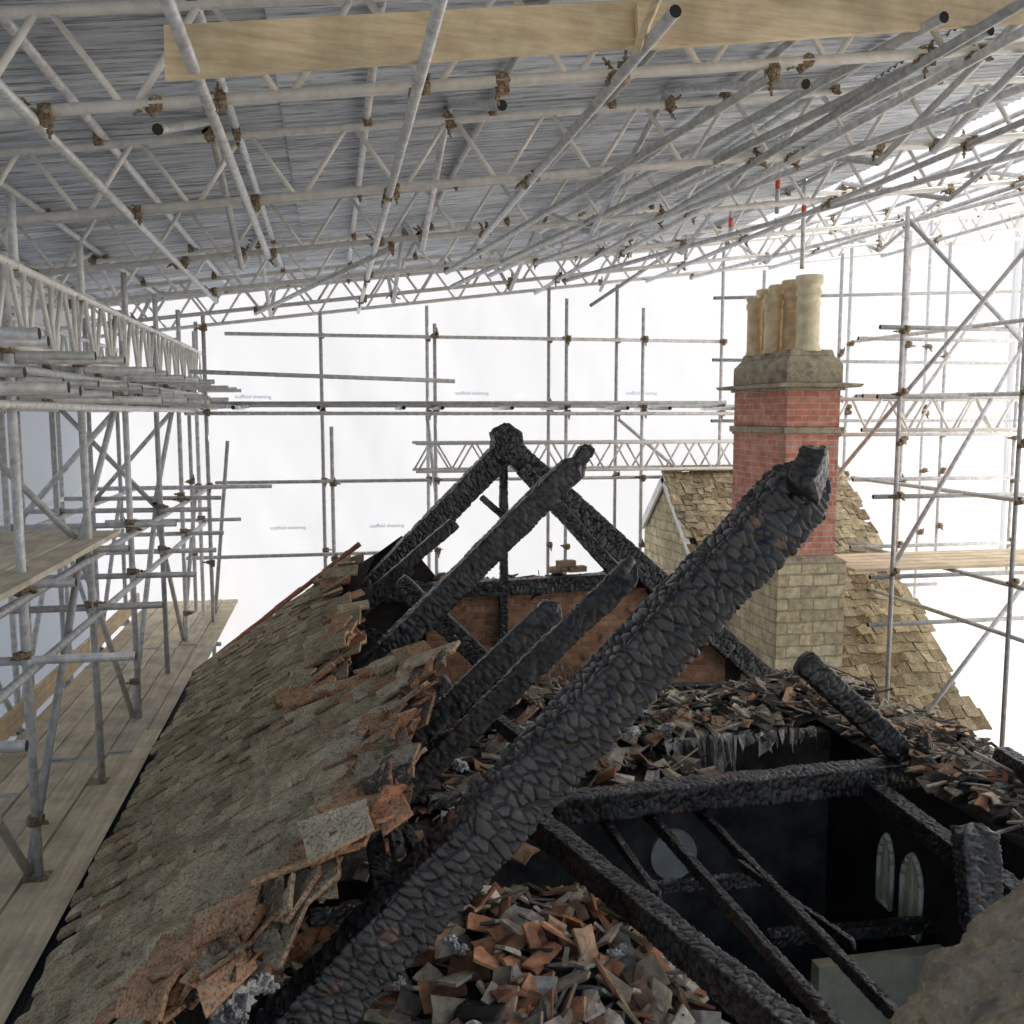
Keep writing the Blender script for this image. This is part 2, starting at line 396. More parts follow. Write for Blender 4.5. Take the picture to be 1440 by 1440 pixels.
# ---------------------------------------------------------------- back scaffold
m=MB(); YB=14.6
for u,t0,t1,yy in ((265,560,900,14.6),(285,440,900,13.7),(450,440,790,14.6),(466,600,900,13.7),(600,430,700,14.6),(611,455,700,14.3),(772,400,800,14.6),(797,420,800,14.3),(868,400,720,14.6),(905,433,760,14.2),(1018,350,700,14.5),(1075,380,700,14.9),(1200,300,720,14.6),(1312,280,700,14.8)):
    a=atY(u,t0,yy);b=atY(u,t1,yy); m.tube(a,V((a.x,a.y,-8)),TR,8,0,None,2)
    for z in (1.2,.14,.04,-1.0,-2.1): 
        if a.z>z: coupler(m,(a.x,yy-.03,z),(0,0,1)); coupler(m,(a.x+.03,yy-.05,z),(1,0,0))
def led(u0,u1,z,y,dz=0): 
    a=ray(u0,600);b=ray(u1,600); a=a*(y/a.y); b=b*(y/b.y)
    m.tube((a.x,y,z),(b.x,y,z+dz),TR,8,0,None,2)
led(320,1020,1.2,14.5); led(250,1100,.14,14.5); led(260,1100,.02,13.75); led(280,1020,.16,13.7,.03)
led(140,380,-1.0,13.4); led(300,1000,-1.02,14.5); led(250,560,-2.14,14.4); led(270,640,.55,12.5,-.1)
led(1000,1500,.9,14.5); led(1000,1500,-.1,14.5); led(1000,1500,-1.1,14.5); led(1000,1500,1.9,14.5,.3)
for u in (300,340,450,560,610,700,770,850,905,1000): 
    d=ray(u,600); d=d*(14.5/d.y); m.tube((d.x,13.3,.1),(d.x,14.9,.1),TR,8,0,None,2)
a=atY(580,628,14.5);b=atY(1030,628,14.5); lattice(m,(a.x,14.5,-.85),(b.x,14.5,-.85),(0,0,.42),.3,.025,.017,3)
lattice(m,(a.x,13.9,-.85),(b.x,13.9,-.85),(0,0,.42),.3,.025,.017,3)
for (u0,v0,u1,v1) in ((300,900,320,620),(620,760,600,580),(1000,700,870,590),(830,430,980,330)):
    m.tube(atY(u0,v0,14.4),atY(u1,v1,14.4),TR,8,0,None,2)
m.obj('tube_scaffolding',[MG,MK,MH,MA])

# ---------------------------------------------------------------- right scaffold
m=MB()
for (x,y,zb) in ((6.78,10.2,-4.3),(7.72,9.3,-4.4),(8.9,10.2,-8),(8.3,12.4,-8),(10.2,12.4,-8),(10.4,14.4,-8),(8.4,14.4,-8),(7.6,7.6,-4.5),(9.2,7.8,-8)):
    m.tube((x,y,zb),(x,y,zt(x)),TR,10,0,None,2)
    for z in (1.0,.25,-.35,-1.0,-1.95): coupler(m,(x,y-.03,z),(0,0,1)); coupler(m,(x+.03,y-.04,z+.03),(1,0,0))
for z in (1.05,.22,-1.0,-2.0,-2.6):
    m.tube((6.5,10.24,z),(9.6,10.2,z),TR,8,0,None,2)
    m.tube((7.5,12.35,z+.05),(12,12.35,z+.05),TR,8,0,None,2)
    m.tube((7.75,7,z),(7.75,12.8,z+.05),TR,8,0,None,2)
lattice(m,(6.9,12.05,-.28),(12.2,12.05,-.28),(0,0,.5),.33,TR,.018,3)
lattice(m,(6.9,11.2,-.2),(12.2,11.2,-.2),(0,0,.45),.33,TR,.018,3)
for a,b in (((7.72,9.3,1.9),(6.3,12.3,-1.9)),((8.9,10.2,1.6),(6.8,10.25,-1.9)),((8.6,10.1,-2.1),(6.9,10.1,-4.2)),((10.2,12.4,2.5),(8.3,12.4,-.1)),((6.8,10.2,2.3),(8.9,10.2,.5))):
    m.tube(a,b,TR,8,0,None,2)
for (u,v0,v1,y) in ((1095,215,300,10.6),(1133,215,378,10.9),(1028,290,335,12.5),(965,330,365,13.4)):
    a=atY(u,v0,y);b=atY(u,v1,y); b.x=a.x; m.tube(a,b,TR,8,0,None,2)
    c=a.lerp(b,.5); m.tube(c+V((0,0,.06)),c-V((0,0,.07)),TR+.002,8,4,(.85,.12,.05))
m.tube((8.0,8.4,-4.9),(8.0,8.4,-1.9),.0265,8,4,(.75,.22,.10))
m.obj('tube_scaffolding',[MG,MK,MH,MA,MP])
m=MB()
for i in range(5):
    y=10.45+i*.232; m.box((8.3+U(-.1,.1),y,-1.93+U(0,.01)),(1.95,0,0),(0,.11,0),(0,0,.019),0,(U(.85,1.05),)*3)
for i in range(3): m.box((7.6+.23*i,8.3,-4.3),(.11,0,0),(0,1.95,0),(0,0,.019),0,(U(.85,1.05),)*3)
m.obj('scaffold_board_walkway',[MBX])
m=MB()
sheet(m,lambda a,b:(8.95+.22*noise.noise(V((a*6,b*2.5,2)))-.5*(1-b)**2,6.6+6*a,-8+5.9*b),60,40,(1,1,1)); m.obj('hanging_tarpaulin',[MSR])

# ---------------------------------------------------------------- generic tile
def tile(m,c,rt,up,nr,w_,l_,th,ctop,cbot,camber=.006,mat=0,jit=.006):
    c=V(c); h=rt*(w_/2); q=up*(l_/2); j=lambda s=jit:V((U(-s,s),U(-s,s),U(-s,s)))
    top=[c-h-q+nr*th+j(),c-q+nr*(th+camber)+j(),c+h-q+nr*th+j(),c+h+q+nr*th+j(),c+q+nr*(th+camber)+j(),c-h+q+nr*th+j()]
    bot=[p-nr*th for p in top]
    fs=[(0,1,4,5),(1,2,3,4),(11,10,7,6),(10,9,8,7),(0,6,7,1),(1,7,8,2),(2,8,9,3),(3,9,10,4),(4,10,11,5),(5,11,6,0)]
    m.add(top+bot,fs,mat,[ctop]*6+[cbot]*6)
def inpoly(x,y,P):
    c=False;n=len(P)
    for i in range(n):
        x1,y1=P[i];x2,y2=P[i-1]
        if (y1>y)!=(y2>y) and x<(x2-x1)*(y-y1)/(y2-y1)+x1: c=not c
    return c
def segd(x,y,a,b):
    ax,ay=a;bx,by=b;dx,dy=bx-ax,by-ay;t=max(0,min(1,((x-ax)*dx+(y-ay)*dy)/(dx*dx+dy*dy+1e-9)))
    return math.hypot(x-ax-t*dx,y-ay-t*dy)

house=empty('burnt_house')
# ---------------------------------------------------------------- left tiled slope
torn=[(536,764),(492,792),(480,835),(492,880),(488,925),(452,955),(418,988),(470,975),(540,958),(622,938),(592,975),(548,1032),(553,1085),(540,1112),(498,1175),(440,1238),(385,1290),(320,1340),(255,1390),(190,1450),(60,1640)]
TP=[tileplane(*p) for p in torn]; TT=[(p.x,p.y) for p in TP]
poly=TT+[(EX,TT[-1][1]-.3),(EX,10.5)]
pang=math.atan(SL); UP=V((math.cos(pang),0,math.sin(pang))); NR=V((-math.sin(pang),0,math.cos(pang))); RT=V((0,1,0))
m=MB(); gg=.125; tw=.175; tl=.275
for i in range(int(4.6/gg)):
    s=i*gg
    for j in range(int(9/tw)+2):
        y=2.0+(j+.5*(i%2))*tw+U(-.016,.016)
        ss=s+U(-.034,.034)+.02*math.sin(y*2.1+i)
        cx=EX+ss*UP.x; 
        if not inpoly(cx+.04+.10*noise.noise(V((cx*6,y*6,2))),y,poly): continue
        d=min(segd(cx,y,TT[k],TT[k+1]) for k in range(len(TT)-1))
        ed=max(0,1-d/.42)
        if ed>.5 and R()<.20: continue
        sag=-.07*noise.noise(V((cx*.8,y*.7,0)))
        base=V((cx,y,EZ+ss*UP.z))+UP*(tl/2)+NR*(.022+sag)
        tilt=.13+U(-.02,.07)+ed*U(-.05,.5)
        rot=U(-.10,.10)+ed*U(-.8,.8)
        up2=(UP*math.cos(rot)+RT*math.sin(rot)); rt2=(RT*math.cos(rot)-UP*math.sin(rot))
        up3=(up2*math.cos(tilt)-NR*math.sin(tilt)).normalized(); n3=rt2.cross(up3).normalized()
        if n3.dot(NR)<0: n3=-n3
        roll=U(-.10,.10)+.05*noise.noise(V((cx*3,y*3,5)))+ed*U(-.4,.5); rt3=(rt2*math.cos(roll)+n3*math.sin(roll)); n3=(n3*math.cos(roll)-rt2*math.sin(roll))
        g_=U(.68,1.22)*(1+.25*noise.noise(V((cx*1.5,y*1.5,7)))); hue=R()
        ct=(.53*g_,.455*g_*(1-.04*hue),.325*g_*(1-.12*hue))
        if R()<.03: ct=(.50,.36,.24)
        if ed>.5 and R()<.5: ct=(.54,.31,.18)
        cb=(.58*U(.6,1.1),.25*U(.7,1.2),.13)
        f=1 if ed<.5 or R()<.5 else U(.55,.9)
        tile(m,base+n3*ed*U(0,.09),rt3,up3,n3,tw*.985,tl*U(.95,1.06)*f,.02,ct,cb,.009+ed*.01,0,.010+ed*.008)
# slipped and split tiles hanging off the burnt edge
for k in range(150):
    q=random.choice(range(3,len(TT)-2)); f=R(); a_,b_=TT[q],TT[q+1]
    x=a_[0]+(b_[0]-a_[0])*f+U(-.12,.07); y=a_[1]+(b_[1]-a_[1])*f+U(-.06,.06)
    p=V((x,y,EZ+(x-EX)*SL))+NR*U(-.06,.05)
    n3=(NR+V((U(-.7,.7),U(-.7,.7),U(-.3,.3)))).normalized(); u3=(UP+V((U(-.6,.6),U(-.8,.8),U(-.4,.4)))); r3=u3.cross(n3).normalized(); u3=n3.cross(r3)
    g_=U(.5,1.2); ct=random.choice(((.54*g_,.30*g_,.17*g_),(.46*g_,.38*g_,.27*g_),(.12*g_,.09*g_,.07*g_)))
    tile(m,p,r3,u3,n3,tw*U(.5,1),tl*U(.35,.9),.018,ct,(.5*g_,.22*g_,.12*g_),.01,0,.018)
m.obj('roof_tiles',[MT],house)
m=MB()
def onp(x,y,o): return V((x,y,EZ+(x-EX)*SL))+NR*o
pv=[onp(max(EX,x-.09) if k<len(TT) else x,y,-.05) for k,(x,y) in enumerate(poly)]; m.add(pv,[tuple(range(len(pv)))],0,(.035,.03,.028))
for i in range(0,36):
    s=i*gg*1.0; x=EX+s*UP.x
    ys=[]
    for yk in range(209,40,-1):
        if inpoly(x+.02,yk/20,poly): ys.append(yk/20)
        elif ys: break
    if len(ys)>4: m.box(onp(x,(ys[0]+ys[-1])/2,-.025),UP*.014,(0,(ys[0]-ys[-1])/2+.05,0),NR*.01,0,(.05,.035,.025))
m.obj('roof_battens',[MV],house)
m=MB()
xlim=atY(505,790,10.5).x
for i in range(30):
    s=i*.165; p=V((EX+s*UP.x,10.53,EZ+s*UP.z))+NR*(.015)
    if p.x>xlim: break
    tile(m,p+V((0,U(-.01,.01),0)),V((0,1,0)),UP,NR,.12,.19,.03,(.58,.20,.12),(.5,.18,.10),.02)
m.obj('verge_tiles',[MT],house)
m=MB()
for i in range(6):
    t0=math.pi+math.pi*i/6; t1=math.pi+math.pi*(i+1)/6; r_=.06; cx,cz=EX-.05,EZ-.03
    m.quad([(cx+r_*math.cos(t0),1,cz+r_*math.sin(t0)),(cx+r_*math.cos(t1),1,cz+r_*math.sin(t1)),(cx+r_*math.cos(t1),10.6,cz+r_*math.sin(t1)),(cx+r_*math.cos(t0),10.6,cz+r_*math.sin(t0))],0,(.03,.035,.04))
m.obj('gutter',[MP],house)

# ---------------------------------------------------------------- charred beams
def char_beam(m,p1,p2,w_,h_,res=.02,seed=0,cell=(.05,.065),amp=.011,t1=0,t2=0,gray=1.0,low=.009,brown=0):
    p1=V(p1);p2=V(p2); ax=p2-p1; L=ax.length; ax.normalize(); sd=ax.cross(V((0,0,1)))
    if sd.length<.1: sd=V((1,0,0))
    sd.normalize(); up=sd.cross(ax)
    nl=max(4,int(L/res)); npn=max(12,int(2*(w_+h_)/res)); per=2*(w_+h_)
    vs=[];cs=[]; so_=V((seed*13.7,seed*7.1,seed*3.3))
    sec=[]
    for k in range(npn):
        s=per*k/npn
        if s<w_: x,y=-w_/2+s,-h_/2
        elif s<w_+h_: x,y=w_/2,-h_/2+(s-w_)
        elif s<2*w_+h_: x,y=w_/2-(s-w_-h_),h_/2
        else: x,y=-w_/2,h_/2-(s-2*w_-h_)
        nx,ny=2*x/w_,2*y/h_; q=(abs(nx)**18+abs(ny)**18)**(1/18.); sec.append((x/q,y/q))
    for i in range(nl+1):
        l=L*i/nl
        for (x,y) in sec:
            e=1.0
            ang=noise.noise(V((x*9,y*9,seed)))
            if t1: 
                d=l/t1+ang*.7; e=min(e,max(.12,min(1,.45+d)))**.9 if d<1 else e
            if t2:
                d=(L-l)/t2+ang*.7; e=min(e,max(.12,min(1,.42+d))) if d<1 else e
            lf=low*noise.noise(V((l*1.7,x*4,y*4))+so_)+low*.8*noise.noise(V((l*6,x*8,y*8))+so_)
            q=V((l/cell[0],x/cell[1],y/cell[1]))+so_
            q+=.38*V((noise.noise(q*.45),noise.noise(q*.45+V((5,5,5))),noise.noise(q*.45+V((9,1,3)))))
            dd=noise.voronoi(q,distance_metric='DISTANCE')[0]; f21=max(0,dd[1]-dd[0]); pil=min(1,f21*5.5)
            r=math.hypot(x,y); ox,oy=x/r,y/r
            dsp=lf+amp*(pil**.5-1)+amp*.30*noise.noise(q*1.3)+amp*.25*min(1,f21*1.5)
            X_=x*e+ox*dsp; Y_=y*e+oy*dsp
            ax_off=(ang*.05*(1 if i in(0,nl) else 0))
            vs.append(p1+ax*(l+ax_off)+sd*X_+up*Y_)
            n_=noise.noise(V((l*3,x*6,y*6))+so_*2); n3=noise.noise(V((l*9,x*12,y*12))+so_*2)
            g_=(.0015+.024*pil*pil)*gray*(1+.9*max(0,n_)+.5*n3)
            c=(g_,g_*1.0,g_*1.05)
            if brown and noise.noise(V((l*4+7,x*7,y*7))+so_)>.52-brown*.2: c=(.12*pil+.01,.065*pil+.01,.04*pil+.01)
            cs.append(c)
    fs=[(i*npn+k,i*npn+(k+1)%npn,(i+1)*npn+(k+1)%npn,(i+1)*npn+k) for i in range(nl) for k in range(npn)]
    m.add(vs,fs,0,cs,None,res<.013)
    o=len(m.v)
    c1=sum((V(v) for v in vs[:npn]),V())/npn; c2=sum((V(v) for v in vs[-npn:]),V())/npn
    b=o-len(vs)
    m.v+= [tuple(c1-ax*.02),tuple(c2+ax*.02)]; m.c+=[(.02,.02,.02)]*2
    for k in range(npn):
        for f in ((o,b+(k+1)%npn,b+k),(o+1,b+nl*npn+k,b+nl*npn+(k+1)%npn)):
            m.f.append(f);m.m.append(0);m.uv.append(None);m.sm.append(True)
m=MB()
a=V((-1.0,3.62,-3.28)); b=V((2.04,3.64,-.22)); off=V((0,0,-.02))
char_beam(m,a+off,b+off,.21,.262,.0062,1,(.038,.078),.017,0,.25,1.15,.012,.1)
char_beam(m,rafterplane(1138,690)+V((0,.05,0)),rafterplane(1150,630),.11,.12,.009,2,(.035,.06),.014,.0,.1)
m.obj('principal_rafter',[MC],house)
m=MB()
a=V((-.35,7.3,-2.62)); b=atY(812,650,7.3)
char_beam(m,a,b,.18,.21,.0115,3,(.045,.09),.014,0,.12,1.2)
char_beam(m,atY(800,668,7.32),atY(826,630,7.32),.12,.12,.012,31,(.045,.07),.012,0,.05)
YT=10.15
char_beam(m,atY(440,915,YT),atY(715,628,YT),.22,.27,.0155,4,(.055,.11),.017,0,.1,1.1)
char_beam(m,atY(706,622,YT-.03),atY(1095,972,YT-.03),.22,.27,.0155,5,(.055,.11),.017,.05,0,1.1)
char_beam(m,atY(712,598,YT),atY(712,652,YT),.34,.26,.02,6,(.05,.06),.016,.1,.1,1.0,.04)
char_beam(m,atY(735,660,9.9),atY(872,812,9.9),.12,.16,.018,7,(.05,.08),.013)
char_beam(m,atY(708,650,YT),atY(708,905,YT),.09,.09,.025,8)
char_beam(m,atY(678,700,YT),atY(712,730,YT),.06,.07,.025,9)
char_beam(m,atY(560,818,8.9),atY(742,985,8.9),.17,.2,.017,10,(.05,.085),.014)
char_beam(m,atY(540,835,YT),atY(890,815,YT),.16,.18,.02,11,(.06,.07),.012)
char_beam(m,atY(545,905,YT-.1),atY(480,870,YT-.1),.14,.16,.03,12)
char_beam(m,atZ(925,975,-2.9),atZ(1072,972,-2.9),.16,.2,.018,13,(.05,.085),.013,0,0,1.3)
char_beam(m,atZ(735,1000,-2.9),atZ(940,968,-2.9),.16,.2,.02,14)
m.obj('roof_truss',[MC],house)
m=MB()
char_beam(m,rafterplane(440,1180),rafterplane(786,848),.07,.14,.0095,15,(.033,.065),.012,0,.06,1.2,.008)
char_beam(m,rafterplane(400,1275),rafterplane(892,798),.07,.125,.0095,16,(.033,.065),.012,0,.08,1.2,.008)
char_beam(m,rafterplane(180,1475),rafterplane(640,1035),.09,.14,.013,17,(.04,.07),.012,0,.08,.9)
char_beam(m,rafterplane(250,1410),rafterplane(560,1120),.09,.12,.013,18,(.04,.07),.012,0,.08,.9)
for (u0,v0,u1,v1) in ((470,880,640,735),(455,905,575,800)):
    char_beam(m,atY(u0,v0,9.3),atY(u1,v1,9.3),.09,.13,.03,U(20,60))
char_beam(m,atZ(770,1138,-2.92),atZ(1305,1082,-2.92),.2,.22,.011,19,(.042,.09),.015,.05,.1,1.5,.012,.06)
char_beam(m,V((3.62,6.6,-1.93)),V((4.75,6.6,-2.95)),.16,.2,.011,20,(.042,.085),.014,.06,0,1.4,.012)
char_beam(m,atZ(745,1150,-2.95),atZ(1190,1520,-2.95),.15,.19,.009,21,(.035,.075),.014,.06,0,1.5,.012,.05)
for (u0,v0,u1,v1,w_) in ((835,1135,925,1262,.05),(900,1132,1180,1450,.06),(965,1122,1290,1460,.055),(1040,1215,1200,1330,.03)):
    char_beam(m,atZ(u0,v0,-3.08),atZ(u1,v1,-3.08),w_,w_+.03,.014,U(22,60),(.035,.05),.009)
char_beam(m,atZ(895,1250,-3.2),atZ(1088,1234,-3.2),.06,.09,.013,25,(.035,.05),.012,.06,.1,1.8)
char_beam(m,atY(1368,1160,4.6),atY(1382,1310,4.45),.22,.16,.009,26,(.026,.09),.018,.06,.06,1.8,.02)
char_beam(m,atZ(1225,1110,-3.0),atZ(1460,1285,-3.0),.14,.16,.014,27)
char_beam(m,atZ(1405,1060,-2.6),atZ(1470,1100,-2.6),.12,.14,.02,28,(.05,.05),.012,.05)
char_beam(m,atZ(1080,1320,-4.2),atZ(1330,1298,-4.2),.12,.1,.025,29)
for (u0,v0,u1,v1,z,w_) in ((520,1150,545,1290,-2.6,.1),(545,1130,600,1220,-2.5,.08),(440,1290,540,1280,-3.0,.08),(630,1265,690,1330,-3.05,.1),(600,1130,680,1115,-2.7,.08),(540,1080,560,1200,-2.3,.07),(660,985,760,1060,-2.7,.1)):
    char_beam(m,atZ(u0,v0,z),atZ(u1,v1,z-.05),w_,w_*1.2,.02,U(60,90))
for i in range(6):
    y=5.2+i*.42; char_beam(m,V((-1.35,y,-3.3)),V((.35+U(-.3,.5),y+U(-.05,.05),-1.85+U(-.2,.1))),.08,.12,.03,U(90,120))
m.obj('charred_rafters',[MC],house)

# ---------------------------------------------------------------- walls / interior
m=MB()
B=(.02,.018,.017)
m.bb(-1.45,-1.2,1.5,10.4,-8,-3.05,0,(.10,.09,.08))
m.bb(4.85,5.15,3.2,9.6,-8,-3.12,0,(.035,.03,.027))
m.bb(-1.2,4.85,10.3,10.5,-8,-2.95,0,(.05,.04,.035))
m.add([(-1.3,10.36,-2.96),(1.35,10.36,-2.96),(1.35,10.36,-2.1),(.75,10.36,-1.35),(-1.3,10.36,EZ+SL*(-1.3-EX)-.08)],[(0,1,2,3,4)],0,(.04,.035,.03))  # added dark panel, blocks the bright sheeting showing behind the far truss
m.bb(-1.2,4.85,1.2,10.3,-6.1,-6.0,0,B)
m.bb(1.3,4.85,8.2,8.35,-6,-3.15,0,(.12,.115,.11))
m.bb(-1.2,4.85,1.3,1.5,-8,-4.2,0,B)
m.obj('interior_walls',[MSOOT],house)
m=MB(); 
m.bb(1.0,4.6,10.2,10.29,-3.2,-2.02,0); m.bb(1.35,4.6,10.42,10.56,-3.2,-2.02,0)
m.obj('gable_brickwork',[MSB],house)
m=MB()
m.bb(3.7,4.85,6.3,6.42,-5.4,-4.35,0,(.92,.82,.55)); 
c=atY(948,1203,8.15); m_n=28
m.add([c+V((.235*math.cos(2*math.pi*i/m_n),0,.25*math.sin(2*math.pi*i/m_n))) for i in range(m_n)]+[c+V((.235*math.cos(2*math.pi*i/m_n),.05,.25*math.sin(2*math.pi*i/m_n))) for i in range(m_n)],[tuple(range(m_n))]+[(i,(i+1)%m_n,m_n+(i+1)%m_n,m_n+i) for i in range(m_n)],0,(.85,.85,.82))
for yy,w2,zb in ((6.78,.13,-4.45),(7.16,.10,-4.40)):
    prof=[(-w2,zb),(w2,zb),(w2,-3.98),(w2*.8,-3.88),(w2*.45,-3.80),(0,-3.75),(-w2*.45,-3.80),(-w2*.8,-3.88),(-w2,-3.98)]
    m.add([(4.835,yy+a_,z_) for a_,z_ in prof],[tuple(range(len(prof)))],1,(.80,.79,.46))
    for k in range(len(prof)):
        a_,z_=prof[k];b_,y_=prof[(k+1)%len(prof)]; m.tube((4.82,yy+a_,z_),(4.82,yy+b_,y_),.024,6,0,(.95,.93,.78))
    m.box((4.82,yy,-4.1),(.012,0,0),(0,.014,0),(0,0,.31),0,(.95,.93,.78)); m.box((4.823,yy,-4.1),(.01,0,0),(0,.12,0),(0,0,.012),0,(.95,.93,.78))
m.obj('interior_fittings',[MP,MP],house)

# ---------------------------------------------------------------- rubble
def rubble(name,area,hfun,n,size=(.16,.24),reds=.6,sticks=0,parent=None,tiltmax=.7,step=.12,dull=1.0,th=.015,terra=.22):
    m=MB(); x0,x1,y0,y1=area
    nx=int((x1-x0)/step)+1; ny=int((y1-y0)/step)+1
    vs=[];cs=[]
    for j in range(ny+1):
        for i in range(nx+1):
            x=x0+(x1-x0)*i/nx;y=y0+(y1-y0)*j/ny; z=hfun(x,y)-.05+.06*noise.noise(V((x*6,y*6,1)))
            vs.append((x,y,z)); g_=U(.03,.12); cs.append((g_,g_*.85,g_*.7))
    m.add(vs,[(j*(nx+1)+i,j*(nx+1)+i+1,(j+1)*(nx+1)+i+1,(j+1)*(nx+1)+i) for j in range(ny) for i in range(nx)],0,cs)
    for k in range(n):
        x,y=U(x0,x1),U(y0,y1); z=hfun(x,y)+U(-.02,.07)
        e=.03; nrm=V((hfun(x-e,y)-hfun(x+e,y),hfun(x,y-e)-hfun(x,y+e),2*e)).normalized()
        nrm=(nrm+V((U(-1,1),U(-1,1),U(-.3,.3)))*tiltmax).normalized()
        t_=V((U(-1,1),U(-1,1),U(-.3,.3))); rt=nrm.cross(t_).normalized(); up=nrm.cross(rt)
        q=R()
        if q<reds*terra: c=(.58,.28,.15)
        elif q<reds*.62: c=(.50,.32,.20)
        elif q<reds: c=(.46,.38,.28)
        elif q<.86: c=(.07,.06,.055)
        else: c=(.66,.60,.49)
        g_=U(.4,1.3); c=tuple(a*g_*dull for a in c); c2=tuple(a*U(.6,1.1) for a in c)
        f=U(.35,1) if R()<.65 else 1
        tile(m,(x,y,z),rt,up,nrm,size[0]*U(.5,1.05),size[1]*f,th,c,c2,U(.0,.022),0,.014)
    for k in range(sticks):
        x,y=U(x0,x1),U(y0,y1); z=hfun(x,y)+U(.0,.1); a=U(0,6.3); L=U(.08,.42)
        d=V((math.cos(a),math.sin(a),U(-.4,.4)))*L/2; c=V((x,y,z)); g_=U(.02,.6)**1.3
        s=d.normalized().cross(V((0,0,1))).normalized(); m.box(c,d,s*U(.004,.016),V((0,0,U(.003,.009))),0,(g_,g_*.86,g_*.68))
    return m.obj(name,[MV],parent)
def h1(x,y):
    r=math.hypot((x-1.0)/1.15,(y-4.95)/1.1)
    return -3.65+.65*max(0,1-r*r*.7)+.16*noise.noise(V((x*2,y*2,0)))
rubble('roof_tile_rubble',(-.6,2.1,3.3,6.5),h1,900,size=(.17,.25),reds=.85,sticks=200,th=.018,tiltmax=.9,terra=.38)
def h2(x,y): return -3.15+.35*math.exp(-((x-2.1)/.9)**2-((y-8.6)/1.0)**2)+.16*noise.noise(V((x*2,y*2,4)))
rubble('roof_tile_rubble',(.2,3.2,7.2,10.1),h2,480,reds=.6,sticks=480,dull=.95)
def h3(x,y): return -2.95+.22*math.exp(-((x-4.9)/.5)**2)+.08*noise.noise(V((x*3,y*3,8)))
rubble('roof_tile_rubble',(4.5,5.5,4.4,7.6),h3,420,size=(.13,.18),reds=.6,sticks=480,tiltmax=.4,dull=1.05)
def h4(x,y): return -2.98+.22*math.exp(-((y-8.2)/.35)**2)+.15*math.exp(-((x-4.6)/.5)**2)+.08*noise.noise(V((x*3,y*3,2)))
rubble('roof_tile_rubble',(2.6,5.2,7.75,8.75),h4,330,size=(.13,.17),reds=.6,sticks=560,tiltmax=.45,dull=1.1)
def h5(x,y): return -1.93+.08*noise.noise(V((x*3,y*3,2)))-.5*abs(y-10.38)
rubble('roof_tile_rubble',(.2,3.9,10.2,10.62),h5,170,size=(.16,.2),reds=.6,sticks=60,tiltmax=.5,dull=.9,terra=.35)
def h6(x,y): return -3.2+.1*noise.noise(V((x*3,y*3,2)))
rubble('roof_tile_rubble',(-1.2,1.3,6.3,9.8),h6,260,reds=.6,sticks=150,dull=.9)
m=MB()
for i,(x,z) in enumerate(((2.55,-1.79),(2.78,-1.79),(2.65,-1.72),(1.4,-1.85))):
    m.box((x,10.34,z),(.105,.02,0),(-.01,.05,0),(0,0,.032),0,(.6,.42,.29))
m.obj('loose_bricks',[MV])
m=MB()
def blob(c,r,col,n=14,am=.5):
    c=V(c);vs=[];sd=U(0,99)
    for j in range(n+1):
        for i in range(n*2):
            th=math.pi*j/n;ph=math.pi*i/n; d=V((math.sin(th)*math.cos(ph),math.sin(th)*math.sin(ph),.7*math.cos(th)))
            vs.append(c+d*r*(1+am*noise.noise(d*2.2+V((sd,0,0)))+am*.4*noise.noise(d*6+V((sd,0,0)))+am*.2*noise.noise(d*14+V((sd,0,0)))))
    N2=n*2
    m.add(vs,[(j*N2+i,j*N2+(i+1)%N2,(j+1)*N2+(i+1)%N2,(j+1)*N2+i) for j in range(n) for i in range(N2)],0,col,None,True)
for (u,v,z,r) in ((345,1395,-2.7,.08),(310,1425,-2.65,.09),(372,1385,-2.75,.05),(225,1425,-2.55,.06),(400,1425,-2.9,.07),(335,1432,-2.6,.05),(545,1375,-3.05,.06),(735,1030,-2.75,.08),(650,1075,-2.7,.06),(700,1010,-2.75,.06),(890,1030,-2.8,.07),(935,1025,-2.8,.07),(720,1110,-2.9,.08),(640,1330,-2.95,.05),(870,1340,-3.0,.05)):
    for q in range(4):
        g_=U(.5,.85); blob(atZ(u,v,z)+V((U(-1,1),U(-1,1),U(-.4,.5)))*r*.9,r*U(.35,.75),(g_,g_*.98,g_*.94),16,.9)
m.obj('ash_and_insulation',[MASH])
m=MB()
for k in range(110):
    x=U(2.9,4.4); y=7.75+U(-.1,.05); L=U(.05,.34)*(1.5 if 3.0<x<3.6 else .7); w_=U(.006,.045); g_=U(.2,.85)
    m.add([(x-w_,y,-2.92),(x+w_,y+.02,-2.92),(x+w_*.9+U(-.03,.03),y+U(-.03,.03),-2.92-L*.5),(x+w_*.5+U(-.03,.03),y+U(-.03,.03),-2.92-L*.8),(x+U(-.04,.04),y,-2.92-L)],[(0,1,2),(0,2,3),(0,3,4)],0,(g_,g_*.93,g_*.82))
for k in range(40):
    x=U(1.5,2.6); y=9.0+U(-.3,.3); L=U(.05,.3); w_=U(.006,.025); g_=U(.1,.45)
    m.add([(x-w_,y,-2.5),(x+w_,y+.02,-2.5),(x+w_*.5,y,-2.5-L*.7),(x+U(-.04,.04),y,-2.5-L)],[(0,1,2),(0,2,3)],0,(g_,g_*.85,g_*.6))
m.obj('hanging_lath_shreds',[MASH],house)

